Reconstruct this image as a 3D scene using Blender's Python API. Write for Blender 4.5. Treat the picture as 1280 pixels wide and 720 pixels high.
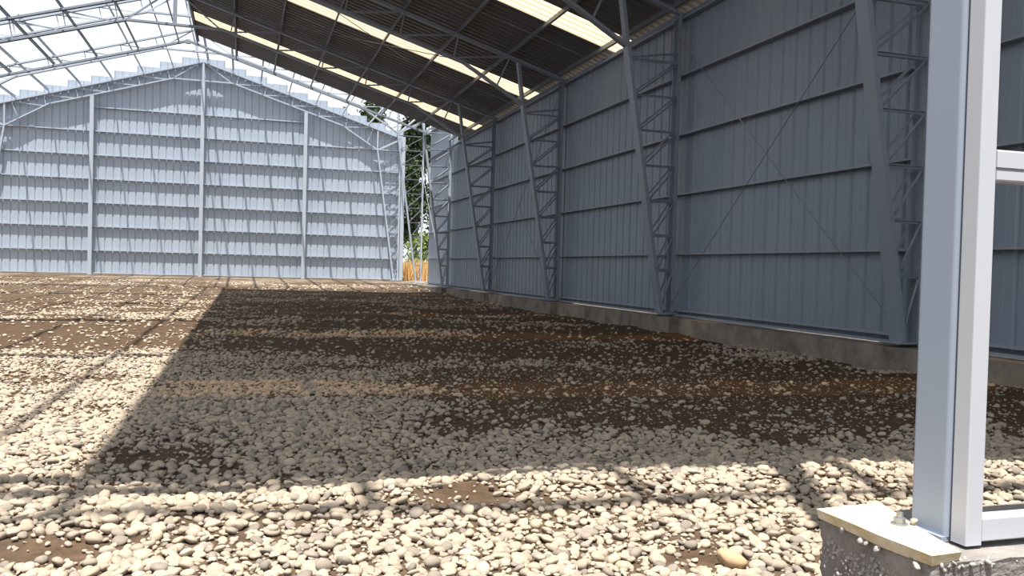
import bpy, bmesh, math, random
import numpy as np
from mathutils import Vector, Matrix

for o in list(bpy.data.objects):
    bpy.data.objects.remove(o)
scene = bpy.context.scene
COL = scene.collection

# ------------------------------------------------------------------ camera
cam_data = bpy.data.cameras.new('camera')
cam_data.sensor_width = 36.0
cam_data.lens = 30.135
cam_data.clip_start = 0.05
cam_data.clip_end = 400
cam = bpy.data.objects.new('camera', cam_data)
COL.objects.link(cam)
_r = Vector((0.953952, -0.298818, 0.026157))
_u = Vector((-0.018253, 0.029211, 0.999407))
_f = Vector((0.299405, 0.953863, -0.022412))
M = Matrix.Identity(4)
for i in range(3):
    M[i][0], M[i][1], M[i][2] = _r[i], _u[i], -_f[i]
M[0][3], M[1][3], M[2][3] = 0.0, 0.0, 0.8814
cam.matrix_world = M
scene.camera = cam

# ------------------------------------------------------------------ sky and sun
world = bpy.data.worlds.new('sky')
scene.world = world
world.use_nodes = True
bg = world.node_tree.nodes['Background']
bg.inputs[0].default_value = (0.91, 0.95, 1.0, 1)
bg.inputs[1].default_value = 1.05
sun_data = bpy.data.lights.new('sun', 'SUN')
sun_data.energy = 9.5
sun_data.angle = math.radians(0.6)
sun_data.color = (1.0, 0.94, 0.84)
sun = bpy.data.objects.new('sun', sun_data)
COL.objects.link(sun)
sun.rotation_euler = Vector((0.11, 0.27, -1.0)).to_track_quat('-Z', 'Y').to_euler()
sun.location = (-6, -8, 30)

vs = scene.view_settings
vs.view_transform = 'Standard'
vs.look = 'None'
vs.gamma = 1.0
vs.use_curve_mapping = False
vs.exposure = 0.2

rng = random.Random(7)
nrg = np.random.default_rng(11)

# ------------------------------------------------------------------ materials
def new_mat(name):
    m = bpy.data.materials.new(name)
    m.use_nodes = True
    return m, m.node_tree.nodes, m.node_tree.links, m.node_tree.nodes['Principled BSDF']

def painted(name, col, rough=0.45, spec=0.4, var=0.12, scale=2.0, metallic=0.0, stretch=(1, 1, 0.15)):
    """paint or metal with soft streaky wear of its own"""
    m, n, l, b = new_mat(name)
    tc = n.new('ShaderNodeTexCoord')
    mp = n.new('ShaderNodeMapping')
    mp.inputs['Scale'].default_value = stretch
    nz = n.new('ShaderNodeTexNoise')
    nz.inputs['Scale'].default_value = scale
    nz.inputs['Detail'].default_value = 5
    mx = n.new('ShaderNodeMixRGB')
    mx.inputs[1].default_value = tuple(c * (1 - var) for c in col) + (1,)
    mx.inputs[2].default_value = tuple(min(1, c * (1 + var)) for c in col) + (1,)
    l.new(tc.outputs['Object'], mp.inputs[0])
    l.new(mp.outputs[0], nz.inputs['Vector'])
    l.new(nz.outputs['Fac'], mx.inputs[0])
    l.new(mx.outputs[0], b.inputs['Base Color'])
    b.inputs['Roughness'].default_value = rough
    b.inputs['Metallic'].default_value = metallic
    b.inputs['Specular IOR Level'].default_value = spec
    return m

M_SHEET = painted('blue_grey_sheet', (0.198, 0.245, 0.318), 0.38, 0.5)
M_SHEET_LIT = painted('sunlit_blue_grey_sheet', (0.33, 0.385, 0.465), 0.38, 0.5)     # same sheeting paler, open-sky light on the taller part put into the colour
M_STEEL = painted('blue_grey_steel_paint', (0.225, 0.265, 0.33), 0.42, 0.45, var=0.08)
M_STEEL_LIT = painted('sunlit_blue_grey_steel_paint', (0.36, 0.41, 0.49), 0.42, 0.45, var=0.08)  # sunlight on the taller frames painted in as a lighter tone
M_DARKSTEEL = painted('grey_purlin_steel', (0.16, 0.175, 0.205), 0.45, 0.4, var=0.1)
M_ROOF = painted('plain_zinc_roofing', (0.145, 0.150, 0.160), 0.5, 0.4, var=0.12, stretch=(0.2, 1, 1))
M_POST = painted('pale_grey_post_paint', (0.255, 0.30, 0.385), 0.4, 0.45, var=0.05)
M_POST2 = painted('light_grey_tube_paint', (0.44, 0.465, 0.52), 0.4, 0.45, var=0.05)
M_BOLT = painted('zinc_plated_bolt', (0.30, 0.31, 0.33), 0.35, 0.5, metallic=0.6, stretch=(1, 1, 1))
M_ROD = painted('glinting_rod', (0.45, 0.46, 0.48), 0.4, 0.5, metallic=0.3, stretch=(1, 1, 1))

def concrete(name, c1, c2, scale=6.0, bump=0.4, bscale=40):
    m, n, l, b = new_mat(name)
    tc = n.new('ShaderNodeTexCoord')
    nz = n.new('ShaderNodeTexNoise')
    nz.inputs['Scale'].default_value = scale
    nz.inputs['Detail'].default_value = 7
    nz.inputs['Roughness'].default_value = 0.65
    rp = n.new('ShaderNodeValToRGB')
    rp.color_ramp.elements[0].position = 0.3
    rp.color_ramp.elements[0].color = c1 + (1,)
    rp.color_ramp.elements[1].position = 0.7
    rp.color_ramp.elements[1].color = c2 + (1,)
    n2 = n.new('ShaderNodeTexNoise')
    n2.inputs['Scale'].default_value = bscale
    n2.inputs['Detail'].default_value = 6
    bp = n.new('ShaderNodeBump')
    bp.inputs['Strength'].default_value = bump
    bp.inputs['Distance'].default_value = 0.01
    l.new(tc.outputs['Object'], nz.inputs['Vector'])
    l.new(tc.outputs['Object'], n2.inputs['Vector'])
    l.new(nz.outputs['Fac'], rp.inputs[0])
    l.new(rp.outputs[0], b.inputs['Base Color'])
    l.new(n2.outputs['Fac'], bp.inputs['Height'])
    l.new(bp.outputs[0], b.inputs['Normal'])
    b.inputs['Roughness'].default_value = 0.9
    b.inputs['Specular IOR Level'].default_value = 0.2
    return m

M_PLINTH = concrete('stained_concrete', (0.11, 0.10, 0.09), (0.30, 0.27, 0.235), 2.2)
M_PAD = concrete('rough_grey_concrete', (0.14, 0.13, 0.13), (0.27, 0.25, 0.24), 5, 0.8, 60)
M_GROUT = concrete('cream_grout', (0.46, 0.37, 0.20), (0.66, 0.62, 0.52), 9, 0.5)

def skylight():
    m = bpy.data.materials.new('translucent_fibreglass')
    m.use_nodes = True
    n, l = m.node_tree.nodes, m.node_tree.links
    n.clear()
    out = n.new('ShaderNodeOutputMaterial')
    tl = n.new('ShaderNodeBsdfTranslucent')
    tl.inputs[0].default_value = (0.66, 0.66, 0.62, 1)
    df = n.new('ShaderNodeBsdfDiffuse')
    df.inputs[0].default_value = (0.75, 0.75, 0.70, 1)
    tp = n.new('ShaderNodeBsdfTransparent')
    tp.inputs[0].default_value = (1.0, 0.80, 0.55, 1)
    a = n.new('ShaderNodeMixShader')
    a.inputs[0].default_value = 0.2
    b = n.new('ShaderNodeMixShader')
    b.inputs[0].default_value = 0.30
    l.new(tl.outputs[0], a.inputs[1]); l.new(df.outputs[0], a.inputs[2])
    l.new(a.outputs[0], b.inputs[1]); l.new(tp.outputs[0], b.inputs[2])
    l.new(b.outputs[0], out.inputs[0])
    return m
M_SKY = skylight()

def stone_mat():
    m, n, l, b = new_mat('river_stone')
    oi = n.new('ShaderNodeObjectInfo')
    rp = n.new('ShaderNodeValToRGB')
    e = rp.color_ramp.elements
    e[0].position = 0.0; e[0].color = (0.13, 0.10, 0.075, 1)
    e[1].position = 1.0; e[1].color = (0.43, 0.36, 0.27, 1)
    for pos, c in ((0.12, (0.21, 0.17, 0.13)), (0.35, (0.35, 0.272, 0.188)), (0.55, (0.31, 0.255, 0.20)),
                   (0.75, (0.41, 0.322, 0.222)), (0.9, (0.25, 0.192, 0.14))):
        k = e.new(pos); k.color = c + (1,)
    tc = n.new('ShaderNodeTexCoord')
    nz = n.new('ShaderNodeTexNoise')
    nz.inputs['Scale'].default_value = 3
    nz.inputs['Detail'].default_value = 6
    mx = n.new('ShaderNodeMixRGB'); mx.blend_type = 'MULTIPLY'
    mx.inputs[0].default_value = 0.45
    l.new(oi.outputs['Random'], rp.inputs[0])
    l.new(tc.outputs['Object'], nz.inputs['Vector'])
    l.new(rp.outputs[0], mx.inputs[1]); l.new(nz.outputs['Fac'], mx.inputs[2])
    br = n.new('ShaderNodeBrightContrast'); br.inputs['Bright'].default_value = 0.07
    l.new(mx.outputs[0], br.inputs[0])
    l.new(br.outputs[0], b.inputs['Base Color'])
    b.inputs['Roughness'].default_value = 0.85
    b.inputs['Specular IOR Level'].default_value = 0.25
    return m
M_STONE = stone_mat()
M_REDSTONE = concrete('reddish_stone', (0.34, 0.24, 0.15), (0.46, 0.33, 0.21), 12, 0.2)

def ground_mat():
    """brown soil; where stones are too far off to tell apart it takes their mean colour"""
    m, n, l, b = new_mat('soil_and_gravel')
    geo = n.new('ShaderNodeNewGeometry')
    at = n.new('ShaderNodeAttribute'); at.attribute_name = 'cover'
    nz = n.new('ShaderNodeTexNoise'); nz.inputs['Scale'].default_value = 9; nz.inputs['Detail'].default_value = 8
    nz.inputs['Roughness'].default_value = 0.7
    soil = n.new('ShaderNodeValToRGB')
    soil.color_ramp.elements[0].position = 0.3; soil.color_ramp.elements[0].color = (0.045, 0.030, 0.021, 1)
    soil.color_ramp.elements[1].position = 0.72; soil.color_ramp.elements[1].color = (0.105, 0.068, 0.042, 1)
    n2 = n.new('ShaderNodeTexVoronoi'); n2.inputs['Scale'].default_value = 11
    st = n.new('ShaderNodeValToRGB')
    st.color_ramp.elements[0].position = 0.05; st.color_ramp.elements[0].color = (0.40, 0.355, 0.29, 1)
    st.color_ramp.elements[1].position = 0.75; st.color_ramp.elements[1].color = (0.14, 0.11, 0.085, 1)
    mx = n.new('ShaderNodeMixRGB')
    l.new(geo.outputs['Position'], nz.inputs['Vector']); l.new(geo.outputs['Position'], n2.inputs['Vector'])
    l.new(nz.outputs['Fac'], soil.inputs[0]); l.new(n2.outputs['Distance'], st.inputs[0])
    
    l.new(at.outputs['Fac'], mx.inputs[0]); l.new(soil.outputs[0], mx.inputs[1]); l.new(st.outputs[0], mx.inputs[2])
    l.new(mx.outputs[0], b.inputs['Base Color'])
    bp = n.new('ShaderNodeBump'); bp.inputs['Strength'].default_value = 0.8; bp.inputs['Distance'].default_value = 0.04
    n3 = n.new('ShaderNodeTexNoise'); n3.inputs['Scale'].default_value = 22; n3.inputs['Detail'].default_value = 6
    l.new(geo.outputs['Position'], n3.inputs['Vector'])
    l.new(n3.outputs['Fac'], bp.inputs['Height']); l.new(bp.outputs[0], b.inputs['Normal'])
    b.inputs['Roughness'].default_value = 0.95
    b.inputs['Specular IOR Level'].default_value = 0.1
    return m
M_GROUND = ground_mat()

def leaf_mat(name, c1, c2):
    m, n, l, b = new_mat(name)
    geo = n.new('ShaderNodeNewGeometry')
    nz = n.new('ShaderNodeTexNoise'); nz.inputs['Scale'].default_value = 1.3; nz.inputs['Detail'].default_value = 4
    rp = n.new('ShaderNodeMixRGB'); rp.inputs[1].default_value = c1 + (1,); rp.inputs[2].default_value = c2 + (1,)
    l.new(geo.outputs['Position'], nz.inputs['Vector']); l.new(nz.outputs['Fac'], rp.inputs[0])
    l.new(rp.outputs[0], b.inputs['Base Color'])
    b.inputs['Roughness'].default_value = 0.6
    b.inputs['Specular IOR Level'].default_value = 0.2
    return m
M_LEAF = leaf_mat('dark_evergreen_leaf', (0.025, 0.045, 0.02), (0.06, 0.09, 0.035))
M_LEAF2 = leaf_mat('olive_leaf', (0.07, 0.10, 0.03), (0.14, 0.17, 0.06))
M_BUSH = leaf_mat('fresh_green_leaf', (0.10, 0.17, 0.035), (0.24, 0.30, 0.08))
M_DRY = leaf_mat('dry_straw', (0.52, 0.30, 0.10), (0.70, 0.48, 0.22))
M_BARK = painted('pale_bark', (0.22, 0.19, 0.16), 0.9, 0.1, var=0.4, scale=5)

# ------------------------------------------------------------------ helpers
def tag(o, label=None, cat=None, group=None, kind=None):
    if label: o['label'] = label
    if cat: o['category'] = cat
    if group: o['group'] = group
    if kind: o['kind'] = kind
    return o

def empty(name, loc=(0, 0, 0)):
    o = bpy.data.objects.new(name, None)
    o.empty_display_size = 0.2
    COL.objects.link(o)
    o.location = loc
    return o

def mesh_obj(name, verts, faces, mat, parent=None, smooth=False):
    """verts in world space; stored relative to the parent's own origin"""
    off = Vector(parent.location) if parent is not None else Vector((0, 0, 0))
    if parent is not None and parent.parent is not None:
        off = off + Vector(parent.parent.location)
    me = bpy.data.meshes.new(name)
    me.from_pydata([tuple(Vector(v) - off) for v in verts], [], faces)
    me.materials.append(mat)
    me.update()
    if smooth:
        for p in me.polygons: p.use_smooth = True
    o = bpy.data.objects.new(name, me)
    COL.objects.link(o)
    if parent is not None: o.parent = parent
    return o

def recentre(o):
    """put a top-level mesh's origin at the middle of its underside"""
    me = o.data
    c = np.array([v.co[:] for v in me.vertices])
    mid = Vector(((c[:, 0].min() + c[:, 0].max()) / 2, (c[:, 1].min() + c[:, 1].max()) / 2, c[:, 2].min()))
    me.transform(Matrix.Translation(-mid))
    o.location = o.location + mid
    return o

def box_prof(w, h):
    return [(-w/2, -h/2), (w/2, -h/2), (w/2, h/2), (-w/2, h/2)]
def c_prof(w, h, t=0.006):
    """channel: web along v at u=-w/2, flanges towards +u"""
    return [(-w/2, -h/2), (w/2, -h/2), (w/2, -h/2+t), (-w/2+t, -h/2+t), (-w/2+t, h/2-t), (w/2, h/2-t), (w/2, h/2), (-w/2, h/2)]
def l_prof(a, t=0.006):
    return [(0, 0), (a, 0), (a, t), (t, t), (t, a), (0, a)]

def bar_geo(p0, p1, prof, u):
    p0, p1, u = Vector(p0), Vector(p1), Vector(u)
    d = (p1 - p0).normalized()
    u = (u - d * u.dot(d)).normalized()
    v = d.cross(u)
    n = len(prof)
    vs_ = [p0 + u*a + v*b for a, b in prof] + [p1 + u*a + v*b for a, b in prof]
    fs = [(i, (i+1) % n, n + (i+1) % n, n + i) for i in range(n)]
    fs += [tuple(range(n))[::-1], tuple(range(n, 2*n))]
    return vs_, fs
def bar(name, p0, p1, prof, u, mat, parent=None):
    v, f = bar_geo(p0, p1, prof, u)
    return mesh_obj(name, v, f, mat, parent)

def merge(parts):
    V, F = [], []
    for v, f in parts:
        k = len(V); V += list(v); F += [tuple(i + k for i in q) for q in f]
    return V, F

def box_geo(x0, x1, y0, y1, z0, z1):
    v = [(x0,y0,z0),(x1,y0,z0),(x1,y1,z0),(x0,y1,z0),(x0,y0,z1),(x1,y0,z1),(x1,y1,z1),(x0,y1,z1)]
    return v, [(0,3,2,1),(4,5,6,7),(0,1,5,4),(1,2,6,5),(2,3,7,6),(3,0,4,7)]

def rounded_tube(name, x0, x1, y0, y1, z0, z1, r, mat, parent, seg=4):
    pts = []
    for cx, cy, a0 in ((x1-r, y1-r, 0), (x0+r, y1-r, 90), (x0+r, y0+r, 180), (x1-r, y0+r, 270)):
        for k in range(seg+1):
            a = math.radians(a0 + 90*k/seg)
            pts.append((cx + r*math.cos(a), cy + r*math.sin(a)))
    n = len(pts)
    v = [(a, b, z0) for a, b in pts] + [(a, b, z1) for a, b in pts]
    f = [(i, (i+1) % n, n+(i+1) % n, n+i) for i in range(n)] + [tuple(range(n))[::-1], tuple(range(n, 2*n))]
    return mesh_obj(name, v, f, mat, parent)

# ------------------------------------------------------------------ layout of the place (metres)
RX = -2.364                       # ridge line
HW = 11.385                       # half width of the hall
XR = RX + HW                      # outer face of the right-hand columns
FY = [2.57, 9.77, 16.97, 24.17, 31.37, 38.57, 44.89, 52.02]     # frame planes
G = -0.42                         # gravel level
LOW = dict(rz=10.0, sl=0.303, dep=0.70, flat=1.5, kink=8.3, kx=10.13, kz=5.72, eave=6.53)
TALL = dict(rz=12.15, sl=0.31, dep=0.57, flat=1.6, kink=7.85, kx=9.96, kz=7.83, eave=8.60)
NODES = [0.35, 1.9, 3.45, 5.0, 6.55, 8.12, 9.68, 11.25]
MOD = 1.185                       # cover width of one roof sheet
SH = 1.165                        # cover width of one wall sheet

# ------------------------------------------------------------------ value noise
_perm = nrg.random((256, 256))
def vnoise(x, y):
    xi = np.floor(x).astype(int); yi = np.floor(y).astype(int)
    fx = x - xi; fy = y - yi
    fx = fx*fx*(3-2*fx); fy = fy*fy*(3-2*fy)
    g = lambda a, b: _perm[a % 256, b % 256]
    return (g(xi, yi)*(1-fx) + g(xi+1, yi)*fx)*(1-fy) + (g(xi, yi+1)*(1-fx) + g(xi+1, yi+1)*fx)*fy
def fbm(x, y, o=4):
    s = 0; a = 0.5; t = 0
    for k in range(o):
        s = s + a*vnoise(x*2**k + 17*k, y*2**k + 31*k); t += a; a *= 0.5
    return s/t
def blob(x, y, cx, cy, rx, ry):
    return np.exp(-(((x-cx)/rx)**2 + ((y-cy)/ry)**2))
def sstep(a, b, x):
    t = np.clip((x-a)/(b-a), 0, 1); return t*t*(3-2*t)

def height(x, y):
    h = G + 0.10*(fbm(x*0.35+3, y*0.35+9, 3)-0.5) + 0.05*(fbm(x*1.3, y*1.3, 2)-0.5)
    # gravel banked up against the plinth here and there, and a low ridge across the front
    h = h + 0.16*sstep(7.0, 8.7, x)*(fbm(x*0.2+40, y*0.28, 2)-0.35)*(x < 9.3)
    h = h + 0.07*blob(y, 0*y, 4.55 + 0.12*np.sin(x*0.9), 0, 0.35, 1)*sstep(-3, 0, x)
    h = np.where(y > 36, h + (-0.05-h)*sstep(36, 51.5, y), h)
    return h
DIRT = [(-0.62, 6.0, 0.75, 0.55, .95), (-0.35, 6.5, 0.5, 0.8, .7), (2.5, 6.9, 1.2, 0.55, .95), (4.4, 5.75, 1.0, 0.5, .9), (1.4, 6.4, .7, .4, .6),
        (3.4, 6.3, 0.9, 0.5, .6), (0.9, 11.0, 1.4, 0.9, .7), (3.9, 10.3, 1.8, 0.9, .95), (6.8, 9.6, 1.6, 0.8, .9), (2.5, 14.0, 2.2, 1.4, .9),
        (6.0, 13.0, 2.2, 1.2, .85), (2.4, 27.0, 5.0, 4.0, .85), (7.0, 24.0, 3.0, 4.0, .9), (4.5, 19.0, 3.0, 2.0, .7), (2.12, 3.5, 0.28, 0.2, .9),
        (-0.85, 4.15, 0.35, 0.2, .9), (0.7, 8.4, 0.9, 0.5, .55), (8.3, 17.0, 0.9, 4.0, .6), (-2.5, 30.0, 6.0, 6.0, .45), (5.4, 7.2, 1.0, 0.45, .8), (6.3, 6.6, 1.2, .5, .6),
        (-4.0, 38.0, 9.0, 5.0, .7), (4.0, 36.0, 6.0, 5.0, .75), (-1.2, 8.0, .5, .7, .45), (1.2, 4.55, .3, .25, .7), (0.2, 5.2, .25, .2, .6)]
def cover(x, y):
    """share of the soil that stones hide"""
    d = 0*x
    for cx, cy, rx, ry, s in DIRT:
        d = np.maximum(d, s*blob(x, y, cx, cy, rx, ry))
    n = fbm(x*0.9+5, y*0.9+2, 4)
    n2 = fbm(x*0.30+70, y*0.55+12, 4)
    # open gravel in front and to the left, soil worked in further back and to the right
    worked = sstep(0.4, 2.6, x - 0.03*y)*sstep(5.2, 6.2, y + 0.25*(n-.5)) + 0.55*sstep(9, 14, y) + 0.35*sstep(-0.6, -2.0, x)*sstep(6, 9, y)
    worked = np.clip(worked, 0, 1)
    c = 1.10 - 1.1*d*(0.55 + 0.9*n) - 1.35*worked*sstep(0.30, 0.64, n2*0.55+n*0.45) - 0.20*worked
    c = c - 0.8*sstep(0.60, 0.74, n)*sstep(2, 3, y)
    fine = fbm(x*3.1+9, y*3.1+4, 3)
    c = c + 1.1*(fine-.5)*np.maximum(worked, 0.7*d) + 0.13
    c = np.where(x > 9.4, 0.85, c)  # ground outside made paler so its bounce brightens the eave
    return np.clip(c, 0.13, 1)
# ------------------------------------------------------------------ floor: soil, gravel, stones
def axis(parts):
    a = []
    for s, e, st in parts: a += list(np.arange(s, e, st))
    return np.array(a + [parts[-1][1]])
gx = axis([(-60, -16, 4), (-16, -4, .5), (-4, 9.4, .15), (9.4, 16, .6), (16, 60, 4)])
gy = axis([(-20, 1.5, 1.0), (1.5, 14, .12), (14, 30, .3), (30, 56, .6), (56, 130, 4)])
GX, GY = np.meshgrid(gx, gy)
GZ = height(GX, GY)
nx, ny = len(gx), len(gy)
idx = np.arange(nx*ny).reshape(ny, nx)
quads = np.stack([idx[:-1, :-1], idx[:-1, 1:], idx[1:, 1:], idx[1:, :-1]], -1).reshape(-1, 4)
me = bpy.data.meshes.new('floor')
me.from_pydata(np.stack([GX, GY, GZ], -1).reshape(-1, 3).tolist(), [], quads.tolist())
me.materials.append(M_GROUND)
for p in me.polygons: p.use_smooth = True
a = me.attributes.new('cover', 'FLOAT', 'POINT')
far_mix = sstep(18, 44, np.hypot(GX, GY))
a.data.foreach_set('value', (cover(GX, GY)*np.where(GX > 9.4, 1.0, 0.10 + 0.72*far_mix)).reshape(-1).astype(np.float32))
floor = bpy.data.objects.new('floor', me)
COL.objects.link(floor)
tag(floor, 'brown soil floor strewn with pale river gravel', kind='structure')

def stone_mesh(k):
    bm = bmesh.new()
    bmesh.ops.create_icosphere(bm, subdivisions=2, radius=0.5)
    r = random.Random(100+k)
    dirs = [(Vector((r.gauss(0, 1), r.gauss(0, 1), r.gauss(0, 1))).normalized(), r.uniform(-0.38, 0.32), r.uniform(1.5, 5)) for _ in range(11)]
    for v in bm.verts:
        n = v.co.normalized(); s = 1.0
        for d, am, pw in dirs:
            t = n.dot(d)
            if t > 0: s += am*t**pw
        v.co *= s
    me = bpy.data.meshes.new('stone')
    bm.to_mesh(me); bm.free()
    for p in me.polygons: p.use_smooth = True
    me.materials.append(M_STONE)
    return me
STONES = [stone_mesh(k) for k in range(8)]

def field(x0, x1, y0, y1, cell, smin, smax, keep, gam=1.35):
    xs = np.arange(x0, x1, cell); ys = np.arange(y0, y1, cell)
    X, Y = np.meshgrid(xs, ys)
    X = (X + nrg.uniform(-.5, .5, X.shape)*cell).ravel(); Y = (Y + nrg.uniform(-.5, .5, Y.shape)*cell).ravel()
    D = np.hypot(X, Y)
    ang = np.arctan2(X, Y)
    m = keep(X, Y, D) & (ang > -0.36) & (ang < 1.05) & (X < 8.95)
    # footing of the foreground post
    m &= ~((X > 2.07) & (Y < 2.80) & (Y > 2.1))
    X, Y = X[m], Y[m]
    c = cover(X, Y)
    m = nrg.random(len(X)) < c**gam
    X, Y = X[m], Y[m]
    s = smin + (smax-smin)*nrg.random(len(X))**2.0
    return X, Y, s
A = field(-5, 9, 2.2, 9.5, 0.042, 0.025, 0.078, lambda x, y, d: d < 9)
B = field(-9, 9, 3, 17, 0.052, 0.030, 0.074, lambda x, y, d: (d >= 9) & (d < 16))
C_ = field(-15, 9, 8, 34, 0.10, 0.045, 0.10, lambda x, y, d: (d >= 16) & (d < 30))
C2 = field(-16, 9, 20, 48, 0.15, 0.06, 0.13, lambda x, y, d: (d >= 30) & (y < 46))
PB = field(-5, 9, 2.4, 12, 0.07, 0.012, 0.032, lambda x, y, d: d < 12, 0.3)     # pebbles worked into the soil
SX, SY, SS = (np.concatenate(q) for q in zip(A, B, C_, C2, PB))
near = np.argsort(-(SS/np.hypot(SX, SY)))
# stones that show largest: only those inside the photograph's own field of view
P = np.stack([SX, SY, height(SX, SY) - 0.8814], -1)
dz = P @ np.array(_f); px = 640 + 1071.46*(P @ np.array(_r))/dz; py = 360 - 1071.46*(P @ np.array(_u))/dz
inview = (px > 10) & (px < 1270) & (py < 712) & (dz > 0.5)
inview &= ~((px > 1015) & (py > 625))
near = near[inview[near]][:299]
rest = np.setdiff1d(np.arange(len(SX)), near)
SZ = height(SX, SY)
for i in near:
    o = bpy.data.objects.new('stone', STONES[rng.randrange(8)])
    COL.objects.link(o); o.parent = floor
    s = SS[i]
    fl = rng.uniform(.5, .75)
    o.scale = (s*rng.uniform(1.0, 1.35), s*rng.uniform(.8, 1.05), s*fl)
    o.rotation_euler = (rng.gauss(0, .25), rng.gauss(0, .25), rng.uniform(0, 6.28))
    o.location = (SX[i], SY[i], SZ[i] + s*fl*0.22 + rng.uniform(0, .01))
o = bpy.data.objects.new('stone', STONES[3].copy()); o.data.materials[0] = M_REDSTONE
COL.objects.link(o); o.parent = floor
o.location = (2.10, 3.34, float(height(np.array([2.1]), np.array([3.34]))[0]) + .035); o.scale = (.16, .10, .085); o.rotation_euler = (.1, .15, -.5)
o['label'] = 'large smooth tan cobble'

# the rest of the gravel: one object, stones instanced on scattered points
proto = bpy.data.collections.new('gravel_stones')
for k, sm in enumerate(STONES):
    proto.objects.link(bpy.data.objects.new('gravel_stone_%02d' % k, sm))
gm = bpy.data.meshes.new('gravel')
n = len(rest)
s = SS[rest]; fl = nrg.uniform(.48, .75, n)
gz = SZ[rest] + s*fl*0.20 + nrg.uniform(-.006, .010, n)
gm.from_pydata(np.stack([SX[rest], SY[rest], gz], -1).tolist(), [], [])
at = gm.attributes.new('scl', 'FLOAT_VECTOR', 'POINT')
at.data.foreach_set('vector', np.stack([s*nrg.uniform(1, 1.4, n), s*nrg.uniform(.8, 1.05, n), s*fl], -1).ravel().astype(np.float32))
at = gm.attributes.new('rot', 'FLOAT_VECTOR', 'POINT')
at.data.foreach_set('vector', np.stack([nrg.normal(0, .28, n), nrg.normal(0, .28, n), nrg.uniform(0, 6.28, n)], -1).ravel().astype(np.float32))
gravel = bpy.data.objects.new('gravel', gm)
gm.materials.append(M_STONE)
COL.objects.link(gravel); gravel.parent = floor
gravel['kind'] = 'stuff'; gravel['label'] = 'loose pale river gravel'
ng = bpy.data.node_groups.new('scatter_gravel', 'GeometryNodeTree')
ng.interface.new_socket('Geometry', in_out='INPUT', socket_type='NodeSocketGeometry')
ng.interface.new_socket('Geometry', in_out='OUTPUT', socket_type='NodeSocketGeometry')
gi = ng.nodes.new('NodeGroupInput'); go = ng.nodes.new('NodeGroupOutput')
ci = ng.nodes.new('GeometryNodeCollectionInfo'); ci.inputs['Collection'].default_value = proto
ci.inputs['Separate Children'].default_value = True; ci.inputs['Reset Children'].default_value = True
ip = ng.nodes.new('GeometryNodeInstanceOnPoints'); ip.inputs['Pick Instance'].default_value = True
ri = ng.nodes.new('FunctionNodeRandomValue'); ri.data_type = 'INT'
ri.inputs[4].default_value = 0; ri.inputs[5].default_value = 7
na = ng.nodes.new('GeometryNodeInputNamedAttribute'); na.data_type = 'FLOAT_VECTOR'; na.inputs['Name'].default_value = 'rot'
nb = ng.nodes.new('GeometryNodeInputNamedAttribute'); nb.data_type = 'FLOAT_VECTOR'; nb.inputs['Name'].default_value = 'scl'
er = ng.nodes.new('FunctionNodeEulerToRotation')
L = ng.links
L.new(gi.outputs[0], ip.inputs['Points']); L.new(ci.outputs[0], ip.inputs['Instance'])
L.new(ri.outputs[2], ip.inputs['Instance Index'])
L.new(na.outputs[0], er.inputs[0]); L.new(er.outputs[0], ip.inputs['Rotation']); L.new(nb.outputs[0], ip.inputs['Scale'])
L.new(ip.outputs[0], go.inputs[0])
gravel.modifiers.new('scatter', 'NODES').node_group = ng

# ------------------------------------------------------------------ ribbed metal sheets
def rib_profile(width, pitch, depth=0.036):
    pts = []; k = int(round(width/pitch)); p = width/k
    for i in range(k):
        o = i*p
        pts += [(o, 0), (o+p*0.42, 0), (o+p*0.44, .006), (o+p*0.46, 0), (o+p-.085, 0), (o+p-.055, depth), (o+p-.030, depth)]
    pts.append((width, 0))
    return pts
def sheet_geo(prof, A, Bv, N, length_dir, L0, L1, th=0.0015):
    """prof: (along, out); A origin, Bv width direction, N outward; extruded from L0 to L1 along length_dir"""
    A, Bv, N, D = Vector(A), Vector(Bv), Vector(N), Vector(length_dir)
    V = []; n = len(prof)
    for t in (0, th):
        for Lx in (L0, L1):
            V += [A + Bv*a + N*(b+t) + D*Lx for a, b in prof]
    F = []
    for i in range(n-1):
        F.append((i, i+1, n+i+1, n+i))
        F.append((2*n+i, 3*n+i, 3*n+i+1, 2*n+i+1))
        F.append((i, 2*n+i, 2*n+i+1, i+1)); F.append((n+i, n+i+1, 3*n+i+1, 3*n+i))
    F.append((0, n, 3*n, 2*n)); F.append((n-1, 3*n-1, 4*n-1, 2*n-1))
    return V, F

# ------------------------------------------------------------------ right wall
WY0, WY1 = 2.45, 44.0
XS = XR + 0.165                    # inner face of the sheeting
wall_right = empty('wall_right', (XS, (WY0+WY1)/2, 0))
tag(wall_right, 'long right wall of ribbed blue-grey metal sheeting on a concrete plinth', kind='structure')
prof = rib_profile(SH, SH/3)
nsh = int(math.ceil((WY1-WY0)/SH))
first = None
for i in range(nsh):
    y1 = WY1 - i*SH
    if i < 5:
        v, f = sheet_geo(prof, (XS+.001*(i % 2), y1, 0), (0, -1, 0), (1, 0, 0), (0, 0, 1), -0.05, 8.60)
        mesh_obj('wall_sheet', v, f, M_SHEET_LIT, wall_right)
        continue
    if first is None:
        v, f = sheet_geo(prof, (XS, WY1, 0), (0, -1, 0), (1, 0, 0), (0, 0, 1), -0.05, 6.62)
        first = mesh_obj('wall_sheet', v, f, M_SHEET, wall_right)
        first.location = (0, -i*SH, 0)
    else:
        c = first.copy(); COL.objects.link(c); c.location = (0.0025*(i % 2), -i*SH, 0)
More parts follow.
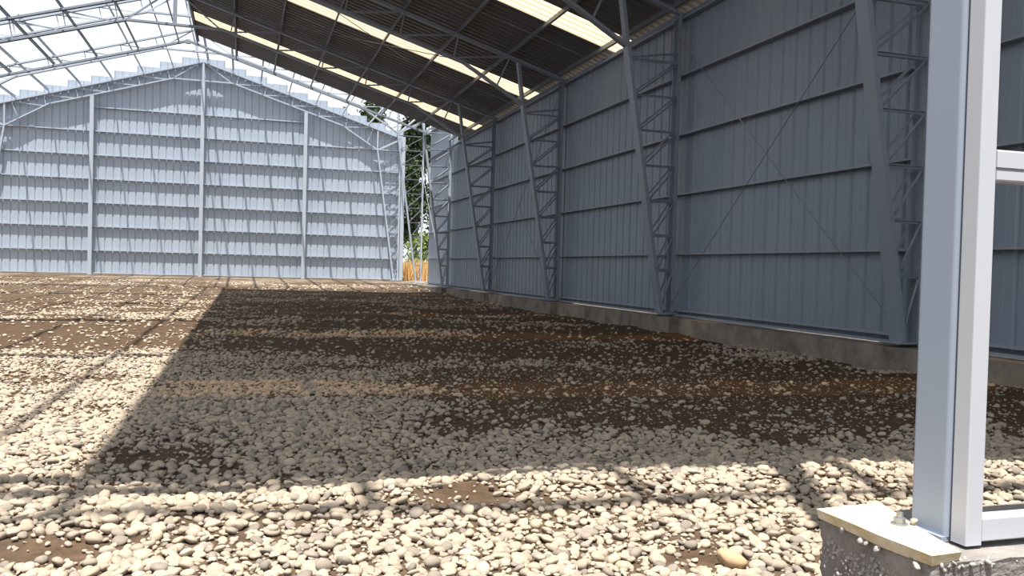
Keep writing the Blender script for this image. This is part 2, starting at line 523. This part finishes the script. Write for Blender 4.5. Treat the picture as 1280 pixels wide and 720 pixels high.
# girts: channels lying flat, one length per bay
gl = [0.07] + [1.298*k for k in range(1, 5)] + [6.44]
seg = [WY0] + FY[1:6] + [WY1]
for k, z in enumerate(gl):
    for j in range(len(seg)-1):
        bar('girt', (XS-0.082, seg[j]+.004, z), (XS-0.082, seg[j+1]-.004, z), [(b, -a) for a, b in c_prof(0.034, 0.15)], (1, 0, 0), M_STEEL, wall_right)
for z in (7.8, 8.52):
    bar('girt', (XS-0.082, 38.6, z), (XS-0.082, WY1, z), [(b, -a) for a, b in c_prof(0.034, 0.15)], (1, 0, 0), M_STEEL, wall_right)
v, f = box_geo(XS-0.16, XS-0.10, WY0, WY1, -0.055, -0.012)
mesh_obj('base_angle', v, f, M_STEEL, wall_right)
# plinth in pours of uneven length
cuts = [WY0, 6.1, 9.2, 10.5, 13.4, 16.2, 17.7, 21.0, 23.5, 24.9, 28.3, 30.8, 32.1, 35.5, 38.0, 39.3, 44.9, 52.4]
for j in range(len(cuts)-1):
    pr = 0.16 if (j % 3 == 2) else 0.0
    pr = 0.20 if any(cuts[j] < q < cuts[j+1] and cuts[j+1]-cuts[j] < 1.6 for q in FY) else rng.uniform(0, .03)
    v, f = box_geo(XS-0.42-pr, XS+0.10, cuts[j]+.006, cuts[j+1]-.006, -0.9, -0.062 - (0 if pr > .1 else rng.uniform(0.015, .03)))
    mesh_obj('plinth_block', v, f, M_PLINTH, wall_right)

# ------------------------------------------------------------------ left wall, out of view, added to darken the inside
XL = RX - HW - 0.165
added_wall_left = empty('added_wall_left', (XL, (WY0+38.6)/2, 0))
tag(added_wall_left, 'unseen left wall of ribbed blue-grey metal sheeting, added to dim the inside', kind='structure')
first = None
for i in range(31):
    if first is None:
        v, f = sheet_geo(prof, (XL, 38.6, 0), (0, -1, 0), (-1, 0, 0), (0, 0, 1), -0.05, 6.62)
        first = mesh_obj('wall_sheet', v, f, M_SHEET, added_wall_left)
    else:
        c = first.copy(); COL.objects.link(c); c.location = (-0.0025*(i % 2), -i*SH, 0)
for z in gl:
    bar('girt', (XL+0.082, WY0, z), (XL+0.082, 38.6, z), [(b, -a) for a, b in c_prof(0.055, 0.15)], (-1, 0, 0), M_STEEL, added_wall_left)
v, f = box_geo(XL-.1, XL+.42, WY0, 38.6, -.9, -.06)
mesh_obj('plinth_block', v, f, M_PLINTH, added_wall_left)

# ------------------------------------------------------------------ far wall
YW = FY[7] + 0.29
wall_far = empty('wall_far', (RX, YW, 0))
tag(wall_far, 'tall far gable wall of ribbed blue-grey sheets with a stepped top edge', kind='structure')
nside = 10
for sgn in (-1, 1):
    for i in range(nside):
        a0 = i*SH; a1 = min((i+1)*SH, HW+0.2)
        top = TALL['rz'] + 0.24 - TALL['sl']*a0 + rng.uniform(-.02, .02)
        pf = [q for q in rib_profile(SH, SH/3) if q[0] <= a1-a0+1e-6]
        v, f = sheet_geo(pf, (RX + sgn*a0, YW + 0.002*(i % 2), 0), (sgn, 0, 0), (0, 1, 0), (0, 0, 1), 0.03, top)
        mesh_obj('wall_sheet', v, f, M_SHEET_LIT, wall_far)
post_x = [-HW+0.1, -5.72, 0, 5.72, HW-0.1]
for j in range(4):
    top = 7 if j in (1, 2) else 6
    for k in range(0, top+1):
        z = 0.06 if k == 0 else 1.313*k
        bar('girt', (RX+post_x[j]+.01, YW-.083, z), (RX+post_x[j+1]-.01, YW-.083, z), [(b, a) for a, b in c_prof(0.055, 0.15)], (0, 1, 0), M_STEEL_LIT, wall_far)
v, f = box_geo(RX-HW-.3, RX+HW+.3, YW-.45, YW+.15, -0.7, -0.03)
mesh_obj('plinth_block', v, f, M_PLINTH, wall_far)
for sgn in (-1, 1):
    bar('rake_channel', (RX+sgn*.03, YW-.10, TALL['rz']-.01), (RX+sgn*11.4, YW-.10, TALL['rz']-.01-TALL['sl']*11.37), [(b, a) for a, b in c_prof(0.06, 0.185)], (0, 1, 0), M_STEEL_LIT, wall_far)
# corner flashing beside the right-hand end
v, f = merge([box_geo(XR+.06, XR+.30, YW-.16, YW-.154, 0, 8.75), box_geo(XR+.294, XR+.30, YW-.16, YW+.06, 0, 8.75)])
mesh_obj('corner_flashing', v, f, M_STEEL_LIT, wall_far)

# ------------------------------------------------------------------ roof over the right slope
RT = LOW['rz'] + 0.245
th = math.atan(LOW['sl'])
down = Vector((math.cos(th), 0, -math.sin(th))); upn = Vector((math.sin(th), 0, math.cos(th)))
ceiling = empty('ceiling', (RX+5.7, 20.5, 8.3))
tag(ceiling, 'right roof slope of plain ribbed metal sheets with translucent strips', kind='structure')
rprof = []
for i in range(4):
    o_ = i*MOD/4
    rprof += [(o_, 0), (o_+.13, 0), (o_+.165, .038), (o_+.262, .038)]
rprof.append((MOD, 0))
S0 = 27.05
LEN = (HW+0.42-.3)/math.cos(th)
k0 = -21
proto_s = proto_k = None
for k in range(-21, 10):
    y = S0 + k*MOD
    w = MOD
    if y < 2.6: y, half = y + MOD/3, True
    sky = (k % 6 == 0)
    if y + MOD > 38.75: continue
    v, f = sheet_geo(rprof, (RX+0.3, y, RT-.3*LOW['sl']), (0, 1, 0), upn, down, 0, LEN)
    ob = mesh_obj('skylight_sheet' if sky else 'roof_sheet', v, f, M_SKY if sky else M_ROOF, ceiling)
    ob.location = upn*(0.002*(k % 2))
    if sky: ob['label'] = 'white translucent strip'

# ------------------------------------------------------------------ purlins
ORD = ['first', 'second', 'third', 'fourth', 'fifth', 'sixth', 'seventh', 'eighth']
def purlin(name, x, y0, y1, P_, sgn, mat, label, group):
    z = P_['rz'] - P_['sl']*x + 0.03
    t = math.atan(P_['sl'])
    nrm = Vector((sgn*math.sin(t), 0, math.cos(t)))
    c = Vector((RX + sgn*x, 0, z)) + nrm*0.12
    pr = [(b, a) for a, b in c_prof(0.055, 0.15)]
    o = bar(name, (c.x, y0, c.z), (c.x, y1, c.z), pr, nrm, mat)
    recentre(o); tag(o, label, 'purlin', group)
    return o
for i, x in enumerate(NODES):
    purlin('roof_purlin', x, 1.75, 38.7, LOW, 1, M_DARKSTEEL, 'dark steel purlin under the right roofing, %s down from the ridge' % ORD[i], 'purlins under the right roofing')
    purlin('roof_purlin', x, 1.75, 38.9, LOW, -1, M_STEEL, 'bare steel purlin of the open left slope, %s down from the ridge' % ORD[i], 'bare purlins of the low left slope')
for i, x in enumerate([0.22, 1.58, 3.12, 4.70, 6.25, 7.81, 9.40, 11.1]):
    for sgn, nm in ((1, 'right'), (-1, 'left')):
        purlin('roof_purlin', x, 38.45, 52.15, TALL, sgn, M_STEEL_LIT, 'bare purlin of the far taller bays, %s slope, %s from its ridge' % (nm, ORD[i]), 'bare purlins of the far taller bays')

for s_, nm in ((1, 'right'), (-1, 'left')):
    zz = lambda x: LOW['rz'] - LOW['sl']*x + .15
    o = bar('barge_channel', (RX+s_*.05, 1.71, zz(.05)), (RX+s_*11.5, 1.71, zz(11.5)), c_prof(.06, .16), (0, -1, 0), M_STEEL)
    recentre(o); tag(o, 'sloping edge channel across the purlin ends over the entrance, %s slope' % nm, 'channel', 'edge channels over the entrance')

# ------------------------------------------------------------------ portal frames
def frame(y, T, label, full=True, double=True, columns=True, name='portal_frame', webs=True, wscale=1.0, latticed=True):
    root = empty(name, (RX, y, 0))
    tag(root, label, 'steel frame', 'steel portal frames of the hall')
    cw = 0.24*wscale
    mt = M_STEEL_LIT if T is TALL else M_STEEL
    zt = lambda x: T['rz'] - T['sl']*x
    zb = lambda x: zt(T['flat']) - T['dep'] if x <= T['flat'] else (zt(x)-T['dep'] if x <= T['kink'] else
        (zt(T['kink'])-T['dep']) + (T['kz']-(zt(T['kink'])-T['dep']))*(x-T['kink'])/(T['kx']-T['kink']))
    offs = (-.075*wscale, .075*wscale) if double else (0,)
    for s in (1, -1):
        P = lambda x, z, dy=0.0: (RX + s*x, y + dy, z)
        bo, bi = HW-0.04, 11.07
        if columns:
            zi = zt(9.96)-.04
            bar('outer_chord', P(bo, 0.012), P(bo, T['eave']), [(a, b) for a, b in c_prof(0.08, cw)], (-s, 0, 0), mt, root)
            bar('inner_chord', P(bi+.02, 0.012), P(T['kx'], T['kz']), c_prof(0.08, cw), (s, 0, 0), mt, root)
            bar('inner_chord', P(T['kx'], T['kz']), P(9.96, zi), c_prof(0.08, cw*.75), (s, 0, 0), mt, root)
            v, f = box_geo(RX+s*11.2-.26, RX+s*11.2+.26, y-.19, y+.19, -0.012, 0.012)
            mesh_obj('base_plate', v, f, mt, root)
            xin = lambda z: bi + (T['kx']-bi)*z/T['kz'] + .02
            zs = [0.18 + 0.755*k for k in range(1, 40) if 0.18 + 0.755*k < T['kz']-.05]
            prev = 0.16
            for z in zs + [None]:
                top = z if z is not None else T['kz'] - .02
                for dy in offs:
                    if z is not None:
                        bar('lacing_bar', P(xin(z), z, dy), P(bo-.03, z, dy), l_prof(.04), (0, 1 if dy > 0 else -1, 0), mt, root)
                    if top - prev > .2:
                        bar('lacing_bar', P(xin(prev)+.02, prev+.03, dy), P(bo-.03, top-.03, dy), l_prof(.04), (0, 1 if dy > 0 else -1, 0), mt, root)
                prev = top
            bar('knee_bar', P(T['kx'], T['kz']), P(bo, T['eave']-.05), box_prof(.07, .10), (0, 1, 0), mt, root)
        tw = .15
        bar('top_chord', P(0.02, zt(0)), P(11.45, zt(11.45)), [(b, a) for a, b in c_prof(0.07, tw)], (0, 1, 0), mt, root)
        if not full: continue
        bar('bottom_chord', P(T['flat'], zb(T['flat'])), P(T['kink'], zb(T['kink'])), [(b, a) for a, b in c_prof(0.07, tw)], (0, 1, 0), mt, root)
        bar('bottom_chord', P(T['kink'], zb(T['kink'])), P(T['kx'], T['kz']), [(b, a) for a, b in c_prof(0.07, tw)], (0, 1, 0), mt, root)
        bar('web_bar', P(T['flat'], zb(T['flat'])), P(.1, zt(.1)), l_prof(.05), (0, 1, 0), mt, root)
        nd = NODES[1:]
        for k, x in enumerate(nd[:-1]):
            xb = x-.12 if x < 9 else 9.3
            bar('web_bar', P(x, zt(x)), P(xb, zb(xb)), l_prof(.04), (0, 1, 0), mt, root)
            if k+1 < len(nd)-1:
                bar('web_bar', P(xb, zb(xb)), P(nd[k+1], zt(nd[k+1])), l_prof(.045), (0, 1, 0), mt, root)
        for x in nd[:-1]:
            pass
    if full:
        bar('bottom_chord', (RX-T['flat'], y, zb(0)), (RX+T['flat'], y, zb(0)), [(b, a) for a, b in c_prof(0.07, .15)], (0, 1, 0), mt, root)
        bar('king_post', (RX, y, zb(0)+.03), (RX, y, zt(0)-.02), box_prof(.12, .12), (0, 1, 0), mt, root)
    return root
frame(FY[0], LOW, 'steel gable frame overhead, above the foreground post and nearest the viewer', double=False)
frame(FY[1], LOW, 'portal frame whose wide lattice column stands just left of the foreground post')
frame(FY[2], LOW, 'portal frame with lattice column at centre right, next beyond the one beside the post')
frame(FY[3], LOW, 'portal frame with lattice column midway along the right wall, third along it')
frame(FY[4], LOW, 'portal frame carrying the last full truss before the roofing ends, fourth along the wall')
frame(FY[5], TALL, 'first of the taller frames, rising behind the end of the roofing', wscale=.8)
er_ = empty('end_rafter', (RX, 38.36, 8)); tag(er_, 'plain sloping rafter pair under the far end of the roofing', 'rafter')
for s_ in (1, -1):
    bar('rafter', (RX+s_*.03, 38.36, 10.0), (RX+s_*10.28, 38.36, 10.0-.303*10.28), [(b, a) for a, b in c_prof(0.08, .15)], (0, 1, 0), M_STEEL, er_)
v, f = box_geo(RX-.09, RX+.09, 38.27, 38.45, 9.90, 10.05)
mesh_obj('ridge_plate', v, f, M_STEEL, er_)
frame(FY[6], TALL, 'taller bare frame standing free in the gap before the trees', double=False, wscale=.55)
gable = frame(FY[7], TALL, 'tall gable frame standing against the far clad wall', double=False, wscale=.55)

# posts of the far gable, welded under its rafter
for x in (-5.72, 0, 5.72):
    T = TALL
    zt_ = (T['rz']-T['sl']*max(abs(x), T['flat']) - T['dep']) - .03
    o = bar('gable_post', (RX+x, FY[7]+.03, -0.03), (RX+x, FY[7]+.03, zt_), box_prof(.20, .20), (1, 0, 0), M_STEEL_LIT, gable)

# ------------------------------------------------------------------ brace rods
def rod(p0, p1, r, label, mat=M_ROD, sag=0.0):
    n = 6
    pr = [(r*math.cos(2*math.pi*k/n), r*math.sin(2*math.pi*k/n)) for k in range(n)]
    o = bar('brace_rod', p0, p1, pr, (0, 0, 1) if abs((Vector(p1)-Vector(p0)).normalized().z) < .9 else (1, 0, 0), mat)
    recentre(o); tag(o, label, 'rod', 'thin diagonal brace rods')
xb = XR - 0.12
for j, nm in ((1, 'wall bay nearest the foreground post'), (3, 'middle wall bay'), (5, 'wall bay beside the trees')):
    y0, y1 = FY[j]+.1, FY[j+1]-.1
    rod((xb, y0, 6.0), (xb, y1, 0.12), .009, 'thin brace rod sloping down into the distance, %s' % nm, M_DARKSTEEL)
    rod((xb-.05, y0, 0.12), (xb-.05, y1, 6.1), .009, 'thin brace rod sloping up into the distance, %s' % nm, M_DARKSTEEL if j < 5 else M_ROD)  # lighter material on the last rod paints in its glint
zt_l = lambda X: LOW['rz'] - LOW['sl']*(X-RX) + .0
rod((-0.3, FY[4]-.1, zt_l(-.3)), (9.0, FY[3]+.1, zt_l(9.0)), .013, 'thin roof brace rod crossing the middle translucent strip towards the wall', M_DARKSTEEL)
rod((-0.3, FY[3]+.1, zt_l(-.3)-.04), (8.6, FY[4]-.25, zt_l(8.6)-.04), .013, 'thin roof brace rod under the roofing, towards the far end of the wall', M_DARKSTEEL)

# ------------------------------------------------------------------ foreground post, frame and footing
t = empty('steel_column', (2.43, 2.465, 0))
tag(t, 'big blue-grey square steel column in the right foreground', 'column')
rounded_tube('shaft', 2.345, 2.495, 2.366, 2.536, -0.012, 9.0-.65, .018, M_POST, t, 5)
v, f = box_geo(2.33, 2.62, 2.37, 2.60, -.03, -.012)
mesh_obj('base_plate', v, f, M_POST, t)
fr = empty('opening_frame', (2.39, 2.32, 0))
tag(fr, 'pale tube frame with bottom and middle rails fixed before the big column', 'frame')
rounded_tube('upright', 2.354, 2.424, 2.287, 2.357, -.02, 5.0, .006, M_POST2, fr, 3)
def rail(name, x0, x1, y0, y1, z0, z1, groove=None):
    r = .005
    pr = [(y0+r, z0), (y1-r, z0), (y1, z0+r), (y1, z1-r), (y1-r, z1), (y0+r, z1), (y0, z1-r)]
    if groove: pr += [(y0, groove+.006), (y0+.02, groove+.006), (y0+.02, groove-.006), (y0, groove-.006)]
    pr.append((y0, z0+r))
    n = len(pr)
    v = [(x0, a, b) for a, b in pr] + [(x1, a, b) for a, b in pr]
    f = [(i, n+i, n+(i+1) % n, (i+1) % n) for i in range(n)] + [tuple(range(n)), tuple(range(n, 2*n))[::-1]]
    return mesh_obj(name, v, f, M_POST2, fr)
rail('bottom_rail', 2.424, 6.2, 2.289, 2.355, -.01, .072)
rail('middle_rail', 2.424, 6.2, 2.285, 2.357, 1.222, 1.327, 1.262)
rounded_tube('upright', 6.2, 6.27, 2.287, 2.357, -.02, 5.0, .006, M_POST2, fr, 3)

ft = empty('concrete_footing', (2.4, 2.45, -.7))
tag(ft, 'rough concrete footing under the big foreground column', 'footing')
def rough_block(name, x0, x1, y0, y1, z0, z1, mat, parent, amp, n=26, seed=1):
    bm = bmesh.new()
    v, f = box_geo(x0, x1, y0, y1, z0, z1)
    bv = [bm.verts.new(q) for q in v]
    for q in f: bm.faces.new([bv[i] for i in q])
    big = max(x1-x0, y1-y0)
    bmesh.ops.subdivide_edges(bm, edges=[e for e in bm.edges if e.calc_length() > .2], cuts=n, use_grid_fill=True)
    r = random.Random(seed)
    for q in bm.verts:
        ex = (abs(q.co.x-x0) < 1e-5) + (abs(q.co.x-x1) < 1e-5) + (abs(q.co.y-y0) < 1e-5) + (abs(q.co.y-y1) < 1e-5) + (abs(q.co.z-z1) < 1e-5)
        k = amp*(2.2 if ex >= 2 else 0.5)
        q.co += Vector((r.uniform(-k, k), r.uniform(-k, k), r.uniform(-k, 0)))
    me = bpy.data.meshes.new(name); bm.to_mesh(me); bm.free()
    me.transform(Matrix.Translation(-Vector(parent.location)))
    me.materials.append(mat)
    o = bpy.data.objects.new(name, me); COL.objects.link(o); o.parent = parent
    return o
rough_block('block', 2.125, 6.6, 2.20, 2.745, -.75, -.032, M_PAD, ft, .004, 40, 3)
# cream grout cap on the left part, its right edge slanting
top = [(2.093, 2.737), (2.100, 2.55), (2.098, 2.40), (2.107, 2.30), (2.114, 2.185), (2.18, 2.19), (2.245, 2.196), (2.275, 2.33), (2.318, 2.479), (2.36, 2.61), (2.408, 2.757), (2.25, 2.75)]
n = len(top)
v = [(a, b, 0.0) for a, b in top] + [(a + (.012 if a < 2.15 else 0), b + (.010 if b < 2.2 else 0), -.036 - .006*math.sin(7*i)) for i, (a, b) in enumerate(top)]
f = [tuple(range(n))[::-1], tuple(range(n, 2*n))] + [(i, (i+1) % n, n+(i+1) % n, n+i) for i in range(n)]
g = mesh_obj('grout_cap', v, f, M_GROUT, ft)
g['label'] = 'cream grout cap with a ragged edge'
r2 = random.Random(5)
M_CHIP = concrete('grey_aggregate', (0.22, 0.21, 0.21), (0.42, 0.40, 0.38), 3, 0.2)
CHIPS = [m_.copy() for m_ in STONES]
for m_ in CHIPS: m_.materials[0] = M_CHIP
def chip(i, x, y, z, s, mat=M_PAD):
    o = bpy.data.objects.new('aggregate_chip', CHIPS[i % 8]); COL.objects.link(o); o.parent = ft
    o.location = (x-ft.location.x, y-ft.location.y, z-ft.location.z)
    o.scale = (s, s*r2.uniform(.6, 1), s*r2.uniform(.5, .8)); o.rotation_euler = (r2.uniform(0, 3), r2.uniform(0, 3), r2.uniform(0, 3))
for i in range(60):
    chip(i, r2.uniform(2.16, 2.75), 2.20 + r2.uniform(-.008, .02), -.045 + r2.uniform(-.012, .012), r2.uniform(.012, .03))
for i in range(230):
    yy = r2.uniform(2.25, 2.72)
    chip(i, 2.125 + r2.uniform(-.004, .006), yy, -.085 - abs(r2.gauss(0, .07)) - .035*abs(math.sin(yy*14)), r2.uniform(.009, .022))
for i, (y, z) in enumerate([(2.50, -.048), (2.475, -.050), (2.60, -.042), (2.42, -.05), (2.24, -.052)]):
    chip(i, 2.105, y, z, .03)

ab = empty('anchor_bolt', (2.268, 2.50, 0))
tag(ab, 'anchor bolt with a hexagonal nut on the cream grout cap', 'bolt')
def prism(name, cx, cy, z0, z1, r, n, mat, parent, rot=0):
    v = [(cx+r*math.cos(rot+2*math.pi*k/n), cy+r*math.sin(rot+2*math.pi*k/n), z) for z in (z0, z1) for k in range(n)]
    f = [(k, (k+1) % n, n+(k+1) % n, n+k) for k in range(n)] + [tuple(range(n))[::-1], tuple(range(n, 2*n))]
    return mesh_obj(name, v, f, mat, parent)
prism('washer', 2.268, 2.50, .0, .004, .030, 20, M_BOLT, ab)
prism('nut', 2.268, 2.50, .004, .024, .021, 6, M_BOLT, ab, .3)
prism('shank', 2.268, 2.50, .0, .043, .012, 14, M_BOLT, ab)
o = bpy.data.objects.new('stone', STONES[2]); COL.objects.link(o)
o.location = (2.315, 2.482, .011); o.scale = (.042, .03, .026)
tag(o, 'small pebble lying beside the anchor bolt on the grout cap', 'stone')

# ------------------------------------------------------------------ trees, bushes and dry grass beyond the gap
def leaf_cloud(centres, per, spread, size, seed, droop=0.0):
    r = np.random.default_rng(seed)
    c = np.repeat(np.array(centres), per, axis=0)
    c = c + r.normal(0, 1, c.shape)*np.array(spread)
    n = len(c)
    a = r.normal(0, 1, (n, 3)); a[:, 2] -= droop; a /= np.linalg.norm(a, axis=1)[:, None]
    b = np.cross(a, r.normal(0, 1, (n, 3))); b /= np.linalg.norm(b, axis=1)[:, None]
    s = size*r.uniform(.6, 1.3, (n, 1))
    V = np.stack([c - a*s, c + b*s*.4, c + a*s, c - b*s*.4], 1).reshape(-1, 3)
    F = np.arange(n*4).reshape(-1, 4)
    return V.tolist(), F.tolist()
def limb(p0, p1, r0, r1, n=6):
    p0, p1 = Vector(p0), Vector(p1); d = (p1-p0).normalized()
    u = d.orthogonal().normalized(); w = d.cross(u)
    V = [p0 + (u*math.cos(2*math.pi*k/n) + w*math.sin(2*math.pi*k/n))*r0 for k in range(n)] + [p1 + (u*math.cos(2*math.pi*k/n) + w*math.sin(2*math.pi*k/n))*r1 for k in range(n)]
    return V, [(k, (k+1) % n, n+(k+1) % n, n+k) for k in range(n)]
def tree(x, y, h, rad, mat, label, seed, base=.18):
    r = random.Random(seed)
    root = empty('tall_tree', (x, y, -.3)); tag(root, label, 'tree', 'tall trees beyond the gap')
    parts = []; cs = []; pts = [Vector((x, y, -.3))]
    for k in range(1, 7):
        pts.append(Vector((x + r.uniform(-.15, .15)*k/3, y + r.uniform(-.15, .15)*k/3, -.3 + h*k/6)))
    for k in range(6): parts.append(limb(pts[k], pts[k+1], .26*(1-k/6.5), .26*(1-(k+1)/6.5)))
    for k in range(34):
        t_ = base + (1-base)*(k+r.random())/34
        i = min(5, int(t_*6)); p0 = pts[i].lerp(pts[i+1], t_*6-i)
        a = r.uniform(0, 6.28); ln = rad*(1.15-t_)**.7*r.uniform(.6, 1.1)
        p1 = p0 + Vector((math.cos(a)*ln, math.sin(a)*ln, r.uniform(-.5, .35)*ln))
        parts.append(limb(p0, p1, .06, .015, 4))
        for q in (.35, .55, .75, .95): cs.append(tuple(p0.lerp(p1, q)))
    mesh_obj('trunk', *merge(parts), M_BARK, root)
    V, F = leaf_cloud(cs, 60, (.42, .42, .5), .22, seed, .6)
    fo = mesh_obj('foliage', V, F, mat, root); fo['kind'] = 'stuff'
for a in [(13.0, 67.5, 15.8, 1.9, M_LEAF, 'tall dark evergreen seen through the gap beside the end of the right wall', 1),
          (10.2, 73, 14.4, 1.9, M_LEAF, 'tall dark tree rising behind the right corner of the far wall', 2),
          (7.4, 78, 14.0, 1.6, M_LEAF2, 'thin olive tree top showing above the far wall, leftmost of the trees', 3),
          (17.2, 72.5, 16.0, 2.2, M_LEAF2, 'olive-green tall tree behind the dark evergreen, to its right', 4),
          (21.5, 74, 14.5, 3.0, M_LEAF, 'dark tall tree farthest to the right beyond the wall', 5)]:
    tree(*a)
def bush(x, y, w, h, label, seed):
    r = random.Random(seed)
    root = empty('leafy_bush', (x, y, -.35)); tag(root, label, 'bush', 'green bushes beyond the gap')
    cs, parts = [], []
    for k in range(26):
        a = r.uniform(0, 6.28); q = math.sqrt(r.random())*w
        p = (x+q*math.cos(a), y+q*math.sin(a), -.3 + h*r.uniform(.1, 1)*(1-.4*(q/w)**2))
        cs.append(p); parts.append(limb((x, y, -.35), p, .04, .01, 4))
    mesh_obj('stem', *merge(parts), M_BARK, root)
    V, F = leaf_cloud(cs, 70, (.28, .28, .28), .13, seed)
    fo = mesh_obj('foliage', V, F, M_BUSH, root); fo['kind'] = 'stuff'
bush(12.4, 62.5, 1.0, 3.9, 'bright green leafy bush in the middle of the gap under the evergreen', 11)
bush(9.4, 64.5, 1.0, 3.3, 'green bush at the left side of the gap beside the far wall corner', 12)
bush(15.4, 63.5, .9, 3.6, 'green bush at the right side of the gap by the wall end', 13)
bush(18.4, 63.5, 1.2, 3.4, 'green bush farthest to the right outside the wall', 14)
# dry grass: blades nobody could count
r = np.random.default_rng(21)
n = 9000
gx_ = r.uniform(8.5, 19, n); gy_ = r.uniform(54.5, 60.6, n); hh = r.uniform(.5, 1.5, n); aa = r.uniform(0, 6.28, n)
gz_ = height(gx_, gy_)
dx = np.cos(aa)*.03; dy = np.sin(aa)*.03; lx = r.normal(0, .18, n); ly = r.normal(0, .18, n)
V = np.stack([np.stack([gx_-dx, gy_-dy, gz_], -1), np.stack([gx_+dx, gy_+dy, gz_], -1), np.stack([gx_+lx, gy_+ly, gz_+hh], -1)], 1).reshape(-1, 3)
dry = mesh_obj('dry_grass', V.tolist(), np.arange(3*n).reshape(-1, 3).tolist(), M_DRY)
recentre(dry)
tag(dry, 'dry straw-coloured grass outside between the far wall and the trees', 'grass', kind='stuff')
